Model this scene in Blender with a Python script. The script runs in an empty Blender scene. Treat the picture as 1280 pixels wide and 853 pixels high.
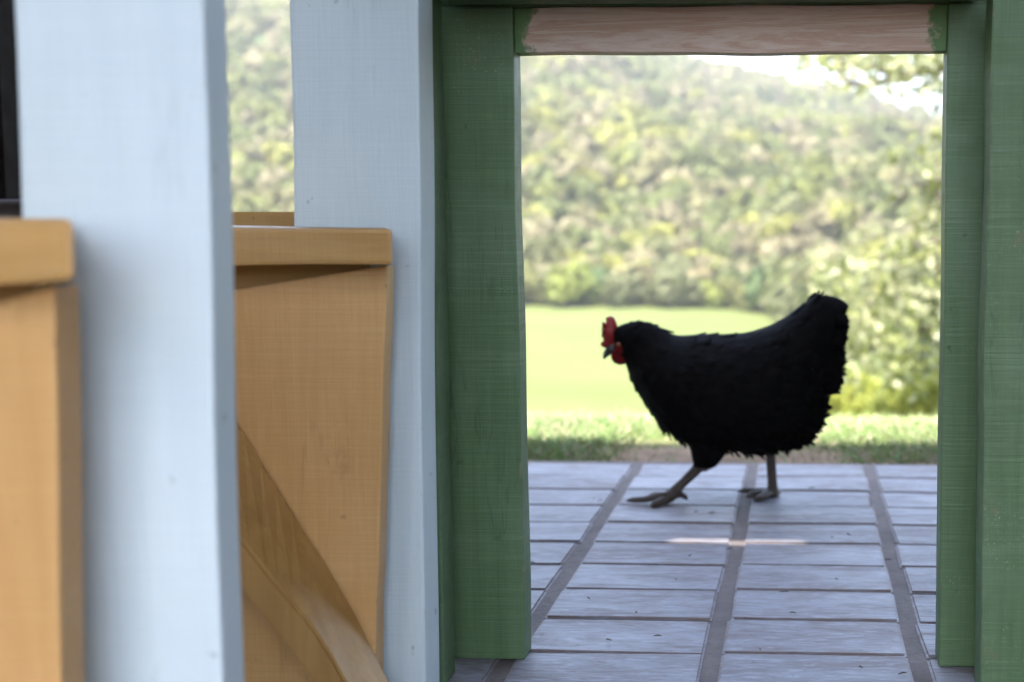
import bpy, bmesh, math, random
import numpy as np
from mathutils import Vector, Matrix, noise as mnoise

random.seed(7); rng = np.random.default_rng(11)
S = bpy.context.scene
COL = S.collection
R = math.radians

# ------------------------------------------------------------------ camera
F, PX0, PY0, HOR, VPX = 1650.0, 923.0, 426.5, 268.0, 1006.0
CAM = Vector((0, 0, 0.5))
TH = math.atan((PY0 - HOR) / F)
PH = math.atan((VPX - PX0) * math.cos(TH) / F)
cd = bpy.data.cameras.new('camera'); cam = bpy.data.objects.new('camera', cd); COL.objects.link(cam)
cam.location = CAM; cam.rotation_euler = (math.pi / 2 - TH, 0, PH)
cd.sensor_width = 36; cd.lens = F / 1280 * 36; cd.shift_x = (640 - PX0) / 1280
cd.clip_start = 0.02; cd.clip_end = 20000
cd.dof.use_dof = True; cd.dof.focus_distance = 1.50; cd.dof.aperture_fstop = 4.2
S.camera = cam

# ------------------------------------------------------------------ light
SUN_EL, SUN_AZ = 62.0, 200.0            # azimuth clockwise from +Y: behind the camera, to its left
W = bpy.data.worlds.new('World'); S.world = W; W.use_nodes = True
wn = W.node_tree; bg = wn.nodes['Background']
sky = wn.nodes.new('ShaderNodeTexSky'); sky.sky_type = 'NISHITA'; sky.sun_disc = False
sky.sun_elevation = R(SUN_EL); sky.sun_rotation = R(SUN_AZ); sky.dust_density = 1.6; sky.air_density = 1.0
wn.links.new(sky.outputs[0], bg.inputs[0]); bg.inputs[1].default_value = 0.15
SUND = Vector((math.cos(R(SUN_EL)) * math.sin(R(SUN_AZ)), math.cos(R(SUN_EL)) * math.cos(R(SUN_AZ)), math.sin(R(SUN_EL))))
sl = bpy.data.lights.new('sun', 'SUN'); sl.energy = 2.5; sl.angle = R(0.5); sl.color = (1, 0.95, 0.87)
so = bpy.data.objects.new('sun', sl); COL.objects.link(so); so.location = (-3, -6, 12)
so.rotation_euler = SUND.to_track_quat('Z', 'Y').to_euler()
S.view_settings.view_transform = 'Standard'; S.view_settings.look = 'None'
S.view_settings.gamma = 1; S.view_settings.exposure = 3.05
S.cycles.max_bounces = 7; S.cycles.diffuse_bounces = 4; S.cycles.glossy_bounces = 2; S.cycles.transmission_bounces = 3; S.cycles.caustics_reflective = False; S.cycles.caustics_refractive = False

# ------------------------------------------------------------------ measuring helpers
def ray(px, py):
    r, u = (px - PX0) / F, -(py - PY0) / F
    fw = math.cos(TH) + u * math.sin(TH); up = u * math.cos(TH) - math.sin(TH)
    return Vector((r * math.cos(PH) - fw * math.sin(PH), r * math.sin(PH) + fw * math.cos(PH), up))
def at(px, py, Y): d = ray(px, py); return CAM + d * (Y / d.y)
def atz(px, py, z=0.0): d = ray(px, py); return CAM + d * ((z - CAM.z) / d.z)

# ------------------------------------------------------------------ object helpers
def tag(o, label=None, cat=None, group=None, kind=None):
    if label: o['label'] = label
    if cat: o['category'] = cat
    if group: o['group'] = group
    if kind: o['kind'] = kind
    return o
def link(name, me, mat=None, parent=None):
    o = bpy.data.objects.new(name, me); COL.objects.link(o)
    if mat is not None: me.materials.append(mat)
    if parent: o.parent = parent
    return o
def empty(name, loc=(0, 0, 0)):
    o = bpy.data.objects.new(name, None); COL.objects.link(o); o.location = loc; o.empty_display_size = 0.1
    return o
def from_bm(name, bm, mat, parent=None, smooth=False):
    me = bpy.data.meshes.new(name); bm.to_mesh(me); bm.free()
    if smooth: me.polygons.foreach_set('use_smooth', [True] * len(me.polygons))
    return link(name, me, mat, parent)
def np_mesh(name, V, faces_n, idx, mat=None, parent=None, col=None, smooth=False):
    """V (n,3); idx flat loop indices, faces_n corner count of each face"""
    me = bpy.data.meshes.new(name)
    me.vertices.add(len(V)); me.vertices.foreach_set('co', np.asarray(V, np.float32).ravel())
    me.loops.add(len(idx)); me.loops.foreach_set('vertex_index', np.asarray(idx, np.int32))
    fn = np.asarray(faces_n, np.int32); me.polygons.add(len(fn))
    me.polygons.foreach_set('loop_start', np.concatenate([[0], np.cumsum(fn)[:-1]]).astype(np.int32))
    try: me.polygons.foreach_set('loop_total', fn)
    except Exception: pass
    if smooth: me.polygons.foreach_set('use_smooth', np.ones(len(fn), bool))
    if col is not None:
        a = me.color_attributes.new('tint', 'FLOAT_COLOR', 'POINT')
        c = np.ones((len(V), 4), np.float32); c[:, :3] = col; a.data.foreach_set('color', c.ravel())
    me.update(); me.validate()
    return link(name, me, mat, parent)

def board(name, pts, t, mat, parent, origin=None, n=14, wob=0.0012, bev=0.0025, seed=0, skew=0.0):
    """a sawn board: pts = front face corners (top-left, top-right, bottom-right, bottom-left), thickness t away from the viewer (+Y)."""
    tl, tr, br, bl = [Vector(p) for p in pts]
    bm = bmesh.new(); rows = []
    long_v = ((tl - bl).length > (tr - tl).length)
    for i in range(n + 1):
        k = i / n
        if long_v: a, b = bl.lerp(tl, k), br.lerp(tr, k)
        else: a, b = bl.lerp(br, k), tl.lerp(tr, k)
        d = (b - a).normalized()
        w1 = wob * mnoise.noise(Vector((seed * 7.1, k * 5.0, 0))) * 2; w2 = wob * mnoise.noise(Vector((seed * 3.3, k * 5.0, 9))) * 2
        a = a - d * w1; b = b + d * w2
        yy = Vector((skew, t, 0)); fz = Vector((0, wob * mnoise.noise(Vector((seed, k * 3, 4))), 0))
        rows.append([bm.verts.new(p) for p in (a + fz, b + fz, b + yy, a + yy)])
    for i in range(n):
        for j in range(4):
            bm.faces.new((rows[i][j], rows[i][(j + 1) % 4], rows[i + 1][(j + 1) % 4], rows[i + 1][j]))
    bm.faces.new(rows[0][::-1]); bm.faces.new(rows[-1])
    bmesh.ops.recalc_face_normals(bm, faces=bm.faces)
    bm.normal_update()
    ed = [e for e in bm.edges if len(e.link_faces) == 2 and e.calc_face_angle() > 0.6]
    bmesh.ops.bevel(bm, geom=ed, offset=bev, segments=2, affect='EDGES', profile=0.6, clamp_overlap=True)
    o = Vector(origin) if origin is not None else (bl + br) / 2
    bmesh.ops.translate(bm, verts=bm.verts, vec=-o)
    ob = from_bm(name, bm, mat, None)
    ob.location = o
    if parent: ob.parent = parent; ob.location = o - parent.location
    return ob

# ------------------------------------------------------------------ materials
def newmat(name):
    m = bpy.data.materials.new(name); m.use_nodes = True; nt = m.node_tree
    return m, nt, nt.nodes['Principled BSDF']
class N:
    def __init__(s, nt): s.nt = nt
    def node(s, t, **kw):
        n = s.nt.nodes.new(t)
        for k, v in kw.items(): setattr(n, k, v)
        return n
    def put(s, sock, v):
        if hasattr(v, 'is_output') or isinstance(v, bpy.types.NodeSocket): s.nt.links.new(v, sock)
        elif isinstance(v, (tuple, list)) and len(v) == 3 and sock.type == 'RGBA': sock.default_value = (*v, 1)
        else: sock.default_value = v
    def coords(s, scale=(1, 1, 1), kind='Object', off=None):
        tc = s.node('ShaderNodeTexCoord'); mp = s.node('ShaderNodeMapping')
        s.nt.links.new(tc.outputs[kind], mp.inputs[0]); mp.inputs['Scale'].default_value = scale
        oi = s.node('ShaderNodeObjectInfo')
        cb = s.node('ShaderNodeCombineXYZ'); m = s.node('ShaderNodeMath', operation='MULTIPLY'); m.inputs[1].default_value = 37.0
        s.nt.links.new(oi.outputs['Random'], m.inputs[0])
        for i in range(3): s.nt.links.new(m.outputs[0], cb.inputs[i])
        s.nt.links.new(cb.outputs[0], mp.inputs['Location'])
        return mp.outputs[0]
    def noise(s, vec, scale, detail=4, rough=0.55, dist=0.0):
        n = s.node('ShaderNodeTexNoise'); s.put(n.inputs['Vector'], vec)
        n.inputs['Scale'].default_value = scale; n.inputs['Detail'].default_value = detail
        n.inputs['Roughness'].default_value = rough; n.inputs['Distortion'].default_value = dist
        return n.outputs[0]
    def ramp(s, fac, stops, interp='LINEAR'):
        n = s.node('ShaderNodeValToRGB'); s.put(n.inputs[0], fac); cr = n.color_ramp; cr.interpolation = interp
        while len(cr.elements) > len(stops): cr.elements.remove(cr.elements[-1])
        while len(cr.elements) < len(stops): cr.elements.new(0.5)
        for e, (p, c) in zip(cr.elements, stops): e.position = p; e.color = (*c, 1) if len(c) == 3 else c
        return n.outputs[0]
    def mask(s, fac, a, b): return s.ramp(fac, [(a, (0, 0, 0)), (b, (1, 1, 1))])
    def mix(s, fac, a, b, mode='MIX'):
        n = s.node('ShaderNodeMix', data_type='RGBA', blend_type=mode)
        s.put(n.inputs[0], fac); s.put(n.inputs[6], a); s.put(n.inputs[7], b); return n.outputs[2]
    def math(s, op, a, b=0.0):
        n = s.node('ShaderNodeMath', operation=op); s.put(n.inputs[0], a); s.put(n.inputs[1], b); return n.outputs[0]
    def bump(s, h, dist, strength=1.0, normal=None):
        n = s.node('ShaderNodeBump'); s.put(n.inputs['Height'], h); n.inputs['Distance'].default_value = dist; n.inputs['Strength'].default_value = strength
        if normal is not None: s.put(n.inputs['Normal'], normal)
        return n.outputs[0]
    def edge(s, radius):
        b = s.node('ShaderNodeBevel', samples=4); b.inputs['Radius'].default_value = radius
        g = s.node('ShaderNodeNewGeometry'); v = s.node('ShaderNodeVectorMath', operation='DOT_PRODUCT')
        s.nt.links.new(b.outputs[0], v.inputs[0]); s.nt.links.new(g.outputs['Normal'], v.inputs[1])
        return s.math('SUBTRACT', 1.0, v.outputs['Value'])

def paint_mat(name, base, dark, light, wood, axis='Z', saw=0.5, speck=0.0, wear=0.5, rough=0.55, grain_amt=0.5, dirt=(0.25, 0.12, 0.07), dirt_amt=0.0):
    m, nt, bs = newmat(name); k = N(nt)
    g = {'Z': (26, 26, 1.6), 'X': (1.6, 26, 26), 'Y': (26, 1.6, 26)}[axis]
    sw = {'Z': (3, 3, 150), 'X': (150, 3, 3), 'Y': (3, 150, 3)}[axis]
    vo = k.coords(); vg = k.coords(g); vs = k.coords(sw)
    grain = k.noise(vg, 2.2, 6, 0.65, 0.6)
    fine = k.noise(vg, 11.0, 4, 0.7)
    sawn = k.noise(vs, 1.6, 3, 0.7)
    blot = k.noise(vo, 5.5, 4, 0.6)
    c = k.mix(k.mask(grain, 0.36, 0.66), dark, base)
    c = k.mix(grain_amt, base, c)
    c = k.mix(k.math('MULTIPLY', k.mask(blot, 0.48, 0.72), 0.55), c, light)
    c = k.mix(k.math('MULTIPLY', k.mask(fine, 0.55, 0.75), 0.28), c, light)
    c = k.mix(k.math('MULTIPLY', k.mask(sawn, 0.5, 0.72), 0.30 * saw), c, light)
    c = k.mix(k.math('MULTIPLY', k.mask(sawn, 0.44, 0.28), 0.42 * saw), c, dark)
    if speck:
        sp = k.noise(vo, 420.0, 2, 0.5); area = k.noise(vo, 9.0, 3)
        c = k.mix(k.math('MULTIPLY', k.math('MULTIPLY', k.mask(sp, 0.66, 0.70), k.mask(area, 0.58, 0.68)), speck), c, tuple(min(1, x * 2.6 + 0.06) for x in light))
    if dirt_amt:
        dn = k.noise(vo, 9.0, 5, 0.7); dn2 = k.noise(vo, 60.0, 3, 0.6)
        c = k.mix(k.math('MULTIPLY', k.math('MULTIPLY', k.mask(dn, 0.64, 0.76), k.mask(dn2, 0.35, 0.6)), dirt_amt), c, dirt)
    cr = k.noise(k.coords({'Z': (9, 9, 0.9), 'X': (0.9, 9, 9), 'Y': (9, 0.9, 9)}[axis]), 2.0, 5, 0.6, 0.4); crm = k.noise(vo, 6.0, 2)
    cl = k.math('MULTIPLY', k.math('SUBTRACT', 1.0, k.mask(k.math('ABSOLUTE', k.math('SUBTRACT', cr, 0.5)), 0.002, 0.010)), k.mask(crm, 0.52, 0.60))
    c = k.mix(k.math('MULTIPLY', cl, 0.55 * saw), c, tuple(x * 0.5 for x in dark))
    spots = k.noise(vo, 55.0, 2, 0.4)
    c = k.mix(k.math('MULTIPLY', k.mask(spots, 0.735, 0.77), 0.5), c, tuple(x * 0.45 for x in dark))
    e = k.edge(0.004); en = k.noise(vo, 16.0, 5, 0.75)
    em = k.math('MULTIPLY', k.mask(e, 0.02, 0.12), k.mask(en, 0.66 - 0.12 * wear, 0.70 - 0.12 * wear))
    c = k.mix(em, c, wood)
    k.put(bs.inputs['Base Color'], c)
    rr = k.noise(vo, 30, 3); k.put(bs.inputs['Roughness'], k.ramp(rr, [(0.3, (rough - 0.08,) * 3), (0.7, (rough + 0.1,) * 3)]))
    nb = k.bump(sawn, 0.0012 * saw + 0.0002, 0.8); nb = k.bump(grain, 0.0012, 0.7, nb); nb = k.bump(fine, 0.0006, 0.6, nb)
    k.put(bs.inputs['Normal'], nb)
    bs.inputs['Specular IOR Level'].default_value = 0.35
    return m

GREEN = dict(base=(0.092, 0.150, 0.064), dark=(0.054, 0.098, 0.037), light=(0.155, 0.215, 0.130), wood=(0.30, 0.19, 0.11), saw=0.75, speck=0.3, wear=0.5, rough=0.5, dirt_amt=0.5)
M_green = paint_mat('green_paint', **GREEN)
M_green_x = paint_mat('green_paint_rail', axis='X', **GREEN)
BLUE = dict(base=(0.58, 0.645, 0.645), dark=(0.515, 0.585, 0.59), light=(0.64, 0.695, 0.69), wood=(0.45, 0.28, 0.17), saw=0.35, wear=0.35, rough=0.55, grain_amt=0.45, dirt=(0.42, 0.40, 0.36), dirt_amt=0.25)
M_blue = paint_mat('pale_blue_paint', **BLUE)
ORANGE = dict(base=(0.60, 0.340, 0.125), dark=(0.48, 0.255, 0.085), light=(0.66, 0.41, 0.18), wood=(0.20, 0.10, 0.04), saw=0.45, wear=0.6, rough=0.42, grain_amt=0.55, dirt=(0.24, 0.12, 0.05), dirt_amt=0.45)
M_orange = paint_mat('orange_stain', **ORANGE)
BROWN = dict(ORANGE, base=(0.48, 0.272, 0.085), dark=(0.36, 0.190, 0.055), light=(0.55, 0.34, 0.135), saw=0.3, grain_amt=0.8)
M_orange_x = paint_mat('orange_stain_rail', axis='X', **BROWN)
M_brace = paint_mat('brown_stain_brace', axis='Z', **BROWN)
M_orange_y = paint_mat('orange_stain_plank', axis='Y', **ORANGE)
M_dark = paint_mat('dark_timber', (0.010, 0.006, 0.0045), (0.005, 0.0035, 0.003), (0.018, 0.012, 0.009), (0.05, 0.03, 0.02), saw=0.6, rough=0.85)
M_dark.node_tree.nodes['Principled BSDF'].inputs['Specular IOR Level'].default_value = 0.08
M_roof = paint_mat('roof_timber', (0.20, 0.13, 0.08), (0.12, 0.075, 0.045), (0.28, 0.19, 0.12), (0.3, 0.2, 0.13), axis='X', rough=0.7)

def raw_wood():
    m, nt, bs = newmat('raw_pink_wood'); k = N(nt)
    vg = k.coords((1.3, 24, 24)); vo = k.coords()
    g = k.noise(vg, 2.4, 7, 0.7, 1.2); f = k.noise(vg, 14, 4, 0.7)
    c = k.ramp(g, [(0.28, (0.38, 0.22, 0.15)), (0.47, (0.56, 0.43, 0.35)), (0.56, (0.44, 0.28, 0.20)), (0.72, (0.64, 0.52, 0.45))])
    c = k.mix(k.math('MULTIPLY', k.mask(f, 0.52, 0.7), 0.3), c, (0.52, 0.42, 0.36))
    # green paint smeared over both ends of the board
    tc = k.node('ShaderNodeTexCoord'); sx = k.node('ShaderNodeSeparateXYZ'); nt.links.new(tc.outputs['Object'], sx.inputs[0])
    ax = k.math('ABSOLUTE', sx.outputs[0]); n1 = k.noise(vo, 42, 5, 0.7)
    d = k.math('ADD', ax, k.math('MULTIPLY', k.math('SUBTRACT', n1, 0.5), 0.055))
    gm = k.mask(d, 0.216, 0.220)
    c = k.mix(gm, c, k.mix(k.noise(vo, 60), (0.055, 0.12, 0.04), (0.13, 0.22, 0.075)))
    k.put(bs.inputs['Base Color'], c); bs.inputs['Roughness'].default_value = 0.7
    k.put(bs.inputs['Normal'], k.bump(f, 0.0006, 0.7, k.bump(g, 0.0012, 0.8)))
    return m
M_raw = raw_wood()

def tile_mat():
    m, nt, bs = newmat('floor_tile'); k = N(nt)
    v = k.coords((2.2, 9, 9)); vo = k.coords()
    oi = k.node('ShaderNodeObjectInfo')
    base = k.ramp(oi.outputs['Random'], [(0, (0.145, 0.138, 0.152)), (0.5, (0.18, 0.172, 0.188)), (1, (0.215, 0.205, 0.222))])
    n1 = k.noise(v, 3.0, 6, 0.7, 0.8); n2 = k.noise(vo, 14, 5, 0.7); n3 = k.noise(v, 16, 4, 0.65)
    c = k.mix(k.math('MULTIPLY', k.mask(n1, 0.44, 0.62), 0.75), base, (0.125, 0.095, 0.088))
    c = k.mix(k.math('MULTIPLY', k.mask(n3, 0.50, 0.68), 0.6), c, (0.30, 0.305, 0.345))
    c = k.mix(k.math('MULTIPLY', k.mask(n2, 0.54, 0.74), 0.65), c, (0.12, 0.088, 0.078))
    sp = k.noise(vo, 85, 2, 0.5); c = k.mix(k.math('MULTIPLY', k.mask(sp, 0.70, 0.73), 0.6), c, (0.10, 0.075, 0.065))
    e = k.edge(0.010); c = k.mix(k.math('MULTIPLY', k.math('MULTIPLY', k.mask(e, 0.01, 0.2), k.mask(n2, 0.35, 0.6)), 0.8), c, (0.17, 0.12, 0.10))
    k.put(bs.inputs['Base Color'], c)
    k.put(bs.inputs['Roughness'], k.ramp(n1, [(0.3, (0.42,) * 3), (0.7, (0.68,) * 3)]))
    k.put(bs.inputs['Normal'], k.bump(n3, 0.0015, 0.6, k.bump(n1, 0.004, 0.7)))
    return m
M_tile = tile_mat()
def mortar_mat():
    m, nt, bs = newmat('mortar'); k = N(nt); v = k.coords(kind='Object')
    a = k.noise(v, 12, 5, 0.7); b = k.noise(v, 90, 4, 0.7)
    c = k.ramp(a, [(0.3, (0.085, 0.066, 0.058)), (0.7, (0.155, 0.125, 0.112))]); c = k.mix(k.math('MULTIPLY', k.mask(b, 0.45, 0.7), 0.5), c, (0.07, 0.055, 0.047))
    k.put(bs.inputs['Base Color'], c); bs.inputs['Roughness'].default_value = 0.85
    k.put(bs.inputs['Normal'], k.bump(b, 0.002, 0.8, k.bump(a, 0.004, 0.8)))
    return m
M_mortar = mortar_mat()

def ground_mat():
    m, nt, bs = newmat('ground_cover'); k = N(nt)
    g = k.node('ShaderNodeNewGeometry'); pos = g.outputs['Position']
    sp = k.node('ShaderNodeSeparateXYZ'); nt.links.new(pos, sp.inputs[0])
    a = k.noise(pos, 0.05, 5, 0.6); b = k.noise(pos, 1.3, 5, 0.65); d = k.noise(pos, 9.0, 5, 0.7)
    meadow = k.ramp(a, [(0.35, (0.098, 0.120, 0.032)), (0.65, (0.122, 0.138, 0.044))])
    meadow = k.mix(k.math('MULTIPLY', k.mask(b, 0.45, 0.7), 0.35), meadow, (0.085, 0.108, 0.026))
    scrub = k.ramp(k.noise(pos, 0.03, 6, 0.65), [(0.35, (0.055, 0.085, 0.028)), (0.65, (0.12, 0.125, 0.055))])
    far = k.mask(sp.outputs[1], 0.0, 1.0)
    mr = k.node('ShaderNodeMapRange'); nt.links.new(sp.outputs[1], mr.inputs[0]); mr.inputs[1].default_value = 195; mr.inputs[2].default_value = 240
    c = k.mix(mr.outputs[0], meadow, scrub)
    soil = k.ramp(d, [(0.3, (0.10, 0.068, 0.045)), (0.7, (0.22, 0.155, 0.105))])
    yy = k.math('ADD', sp.outputs[1], k.math('MULTIPLY', k.math('SUBTRACT', b, 0.5), 0.5))
    m2 = k.node('ShaderNodeMapRange'); nt.links.new(yy, m2.inputs[0]); m2.inputs[1].default_value = 2.93; m2.inputs[2].default_value = 3.12
    m3 = k.node('ShaderNodeMapRange'); nt.links.new(sp.outputs[1], m3.inputs[0]); m3.inputs[1].default_value = 0.6; m3.inputs[2].default_value = 1.2
    soil = k.mix(m3.outputs[0], k.ramp(d, [(0.3, (0.028, 0.022, 0.017)), (0.7, (0.060, 0.046, 0.036))]), soil)  # unseen ground behind the viewer made darker to keep bounced light down
    c = k.mix(m2.outputs[0], soil, c)
    k.put(bs.inputs['Base Color'], c); bs.inputs['Roughness'].default_value = 0.95; bs.inputs['Specular IOR Level'].default_value = 0.1
    k.put(bs.inputs['Normal'], k.bump(d, 0.015, 0.6))
    return m
M_ground = ground_mat()

def leaf_mat(name, translucent=0.35, obj_tint=None, rough=0.6):
    m, nt, bs = newmat(name); k = N(nt)
    at_ = k.node('ShaderNodeAttribute', attribute_name='tint')
    c = at_.outputs['Color']
    if obj_tint:
        oi = k.node('ShaderNodeObjectInfo'); c = k.mix(1.0, c, k.ramp(oi.outputs['Random'], obj_tint), 'MULTIPLY')
    g = k.node('ShaderNodeNewGeometry'); v = k.noise(g.outputs['Position'], 0.7, 3, 0.6)
    c = k.mix(1.0, c, k.ramp(v, [(0.3, (0.8, 0.82, 0.8)), (0.7, (1.15, 1.12, 1.05))]), 'MULTIPLY')
    k.put(bs.inputs['Base Color'], c); bs.inputs['Roughness'].default_value = rough; bs.inputs['Specular IOR Level'].default_value = 0.25
    tr = k.node('ShaderNodeBsdfTranslucent'); nt.links.new(c, tr.inputs[0])
    mx = k.node('ShaderNodeMixShader'); mx.inputs[0].default_value = translucent
    nt.links.new(bs.outputs[0], mx.inputs[1]); nt.links.new(tr.outputs[0], mx.inputs[2])
    nt.links.new(mx.outputs[0], nt.nodes['Material Output'].inputs[0])
    return m
M_leaf = leaf_mat('tree_leaves', 0.3)
M_leaf_obj = leaf_mat('edge_tree_leaves', 0.3)
M_leaf_near = leaf_mat('pale_leaves', 0.35, rough=0.4)
M_grass = leaf_mat('grass_blades', 0.4, rough=0.5)
def bark_mat():
    m, nt, bs = newmat('bark'); k = N(nt); v = k.coords((6, 6, 1.2)); a = k.noise(v, 5, 6, 0.7)
    k.put(bs.inputs['Base Color'], k.ramp(a, [(0.3, (0.055, 0.04, 0.03)), (0.7, (0.15, 0.115, 0.09))])); bs.inputs['Roughness'].default_value = 0.9
    k.put(bs.inputs['Normal'], k.bump(a, 0.02, 0.8)); return m
M_bark = bark_mat()
def simple(name, c1, c2, scale, rough, bump=0.0005, spec=0.5, vscale=(1, 1, 1)):
    m, nt, bs = newmat(name); k = N(nt); v = k.coords(vscale); a = k.noise(v, scale, 4, 0.65)
    k.put(bs.inputs['Base Color'], k.ramp(a, [(0.35, c1), (0.65, c2)])); bs.inputs['Roughness'].default_value = rough
    bs.inputs['Specular IOR Level'].default_value = spec
    k.put(bs.inputs['Normal'], k.bump(a, bump, 0.8)); return m
M_feather = simple('black_feathers', (0.0016, 0.0014, 0.0014), (0.0042, 0.0034, 0.0032), 60, 0.7, 0.001, 0.05)
M_legskin = simple('hen_leg_skin', (0.030, 0.020, 0.014), (0.065, 0.043, 0.030), 180, 0.6, 0.0015)
M_comb = simple('red_comb', (0.20, 0.010, 0.010), (0.30, 0.018, 0.014), 160, 0.5, 0.0006)
M_face = simple('red_face_skin', (0.085, 0.006, 0.006), (0.14, 0.010, 0.009), 220, 0.8, 0.0008, 0.1)
M_beak = simple('horn_beak', (0.022, 0.028, 0.024), (0.05, 0.055, 0.045), 90, 0.35)
M_eye = simple('eye', (0.10, 0.03, 0.008), (0.16, 0.05, 0.012), 300, 0.1)
M_clay = simple('dark_clay', (0.030, 0.022, 0.018), (0.060, 0.042, 0.034), 12, 0.45, 0.002)

# ------------------------------------------------------------------ terrain
def sstep(t): t = np.clip(t, 0, 1); return t * t * (3 - 2 * t)
def ridge_el(p): return np.interp(p, [-900, 0, 300, 650, 760, 840, 900, 1010, 1100, 1180, 1350, 1700], [0.20, 0.205, 0.20, 0.155, 0.140, 0.1235, 0.114, 0.097, 0.086, 0.073, 0.05, 0.03])
def edge_y(p): return np.interp(p, [-900, 900, 960, 1040, 1120, 1400], [178, 176, 168, 132, 118, 112])
def lump(x, y):
    return (np.sin(x * 0.021 + 1.3) * np.cos(y * 0.017 + 0.4) + 0.6 * np.sin(x * 0.043 + y * 0.031) + 0.4 * np.cos(x * 0.09 - y * 0.06 + 2))
def height(x, y):
    x = np.asarray(x, float); y = np.asarray(y, float)
    z = np.where(y < 3.32, -0.03, -0.03 - 0.182 * (y - 3.32)); z = np.maximum(z, -12.0)
    k = np.clip((y - 55) / 25, 0, 1); z = np.where(y > 55, -9.26 * (1 - sstep(k)) - 12.0 * sstep(k), z)
    p = VPX + F * x / np.maximum(y, 1.0); p = np.clip(p, -900, 1700)
    e = edge_y(p); t = (y - e) / 560.0
    top = 0.5 + ridge_el(p) * (e + 560.0) + 12.0 - 12.0
    s = np.clip(t, 0, 1) ** 1.08
    hill = top * s + lump(x, y) * 4.0 * np.clip(t * 5, 0, 1) * np.clip((1.05 - t) * 4, 0, 1)
    back = np.clip((t - 1.0) / 1.2, 0, 1); hill = hill * (1 - 0.85 * sstep(back))
    return np.where(y > 100, z + np.where(t > 0, hill, 0), z)

def grid_axis(lo, hi, fine, n):
    u = np.linspace(np.arcsinh(lo / fine), np.arcsinh(hi / fine), n); return np.sinh(u) * fine
gx = grid_axis(-5200, 5200, 4.0, 170)
gy = np.unique(np.concatenate([grid_axis(-2500, 5000, 2.0, 190), np.linspace(2.4, 3.6, 13), np.linspace(110, 800, 50)]))
GX, GY = np.meshgrid(gx, gy)
V = np.stack([GX, GY, height(GX, GY)], -1).reshape(-1, 3)
nx, ny = len(gx), len(gy)
i0 = (np.arange(ny - 1)[:, None] * nx + np.arange(nx - 1)[None]).ravel()
q = np.stack([i0, i0 + 1, i0 + 1 + nx, i0 + nx], 1)
ground = np_mesh('ground', V, np.full(len(q), 4), q.ravel(), M_ground, smooth=True)
tag(ground, kind='structure')

# far blue hills beyond the ridge
fx = np.linspace(-2500, 2600, 120); fyv = np.linspace(0, 1, 14); FV = []
for b in fyv:
    for x in fx:
        p = VPX + F * x / 3600.0
        el = np.interp(p, [-200, 500, 880, 960, 1050, 1130, 1200, 1500], [0.05, 0.07, 0.085, 0.103, 0.110, 0.098, 0.092, 0.07])
        FV.append((x, 3000 + b * 1100, -60 + (el * 3600 + 60) * math.sin(b * math.pi * 0.62) + 9 * math.sin(x * 0.02 + b * 5) + 5 * math.sin(x * 0.051)))
n2 = len(fx); i0 = (np.arange(13)[:, None] * n2 + np.arange(n2 - 1)[None]).ravel()
q = np.stack([i0, i0 + 1, i0 + 1 + n2, i0 + n2], 1)
M_far = simple('far_woodland', (0.035, 0.060, 0.030), (0.06, 0.085, 0.04), 0.02, 0.95, 0.0, 0.05)
tag(np_mesh('far_hills', np.array(FV), np.full(len(q), 4), q.ravel(), M_far, smooth=True), kind='structure')

# ------------------------------------------------------------------ woodland
def quads_from(cent, nrm, size, asp=1.0):
    """oriented quads (n,4,3)"""
    n = len(cent); up = rng.normal(size=(n, 3)); t = np.cross(nrm, up); t /= np.linalg.norm(t, axis=1)[:, None] + 1e-9
    b = np.cross(nrm, t); s = (np.asarray(size) * 0.5)[:, None]
    return np.stack([cent - t * s - b * s * asp, cent + t * s - b * s * asp, cent + t * s + b * s * asp, cent - t * s + b * s * asp], 1)
def crown_proto(nblob, nleaf, leaf, seed):
    """unit crown (radius about 1, base at z=0): leaf quads on a few offset lobes. returns (n,4,3), shade (n,)"""
    g = np.random.default_rng(seed); C = []
    for i in range(nblob):
        a = g.uniform(0, 6.28); r = g.uniform(0.15, 0.62) if i else 0; z = g.uniform(0.45, 1.15) if i else 0.75
        C.append((r * math.cos(a), r * math.sin(a), z, g.uniform(0.34, 0.6) if i else 0.68))
    C = np.array(C); w = C[:, 3] ** 2; w /= w.sum()
    which = g.choice(nblob, nleaf, p=w)
    d = g.normal(size=(nleaf, 3)); d /= np.linalg.norm(d, axis=1)[:, None]; d[:, 2] = np.where(d[:, 2] < -0.5, -d[:, 2], d[:, 2])
    rad = C[which, 3] * g.uniform(0.78, 1.08, nleaf)
    c = C[which, :3] + d * rad[:, None]; c[:, 2] = np.maximum(c[:, 2], 0.06)
    nn = d + g.normal(size=(nleaf, 3)) * 0.42; nn /= np.linalg.norm(nn, axis=1)[:, None]
    return quads_from(c, nn, g.uniform(0.6, 1.3, nleaf) * leaf), g.uniform(0.85, 1.15, nleaf)
TINTS = np.array((1.6, 1.5, 1.2)) * np.array([(0.095, 0.104, 0.044), (0.108, 0.122, 0.038), (0.120, 0.118, 0.064), (0.075, 0.090, 0.034), (0.130, 0.120, 0.080), (0.138, 0.145, 0.044), (0.100, 0.108, 0.055)])
protos = [crown_proto(6, 150, 0.36, 100 + i) for i in range(8)]
NT = 4300
pp = rng.uniform(120, 1400, NT); tt = rng.uniform(0.0, 1.04, NT) ** 1.15
ey = edge_y(pp); ty = ey + 4 + tt * 560; tx = (pp - VPX) / F * ty
tz = height(tx, ty); tr_ = rng.uniform(2.4, 4.6, NT) * (0.85 + 0.9 * tt)
zz = np.sin(tx * 0.03 + ty * 0.011) + np.cos(ty * 0.035 - tx * 0.02)
ti = np.clip(((zz + rng.normal(0, 1.1, NT) + 3) / 6 * 7).astype(int), 0, 6)
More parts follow.
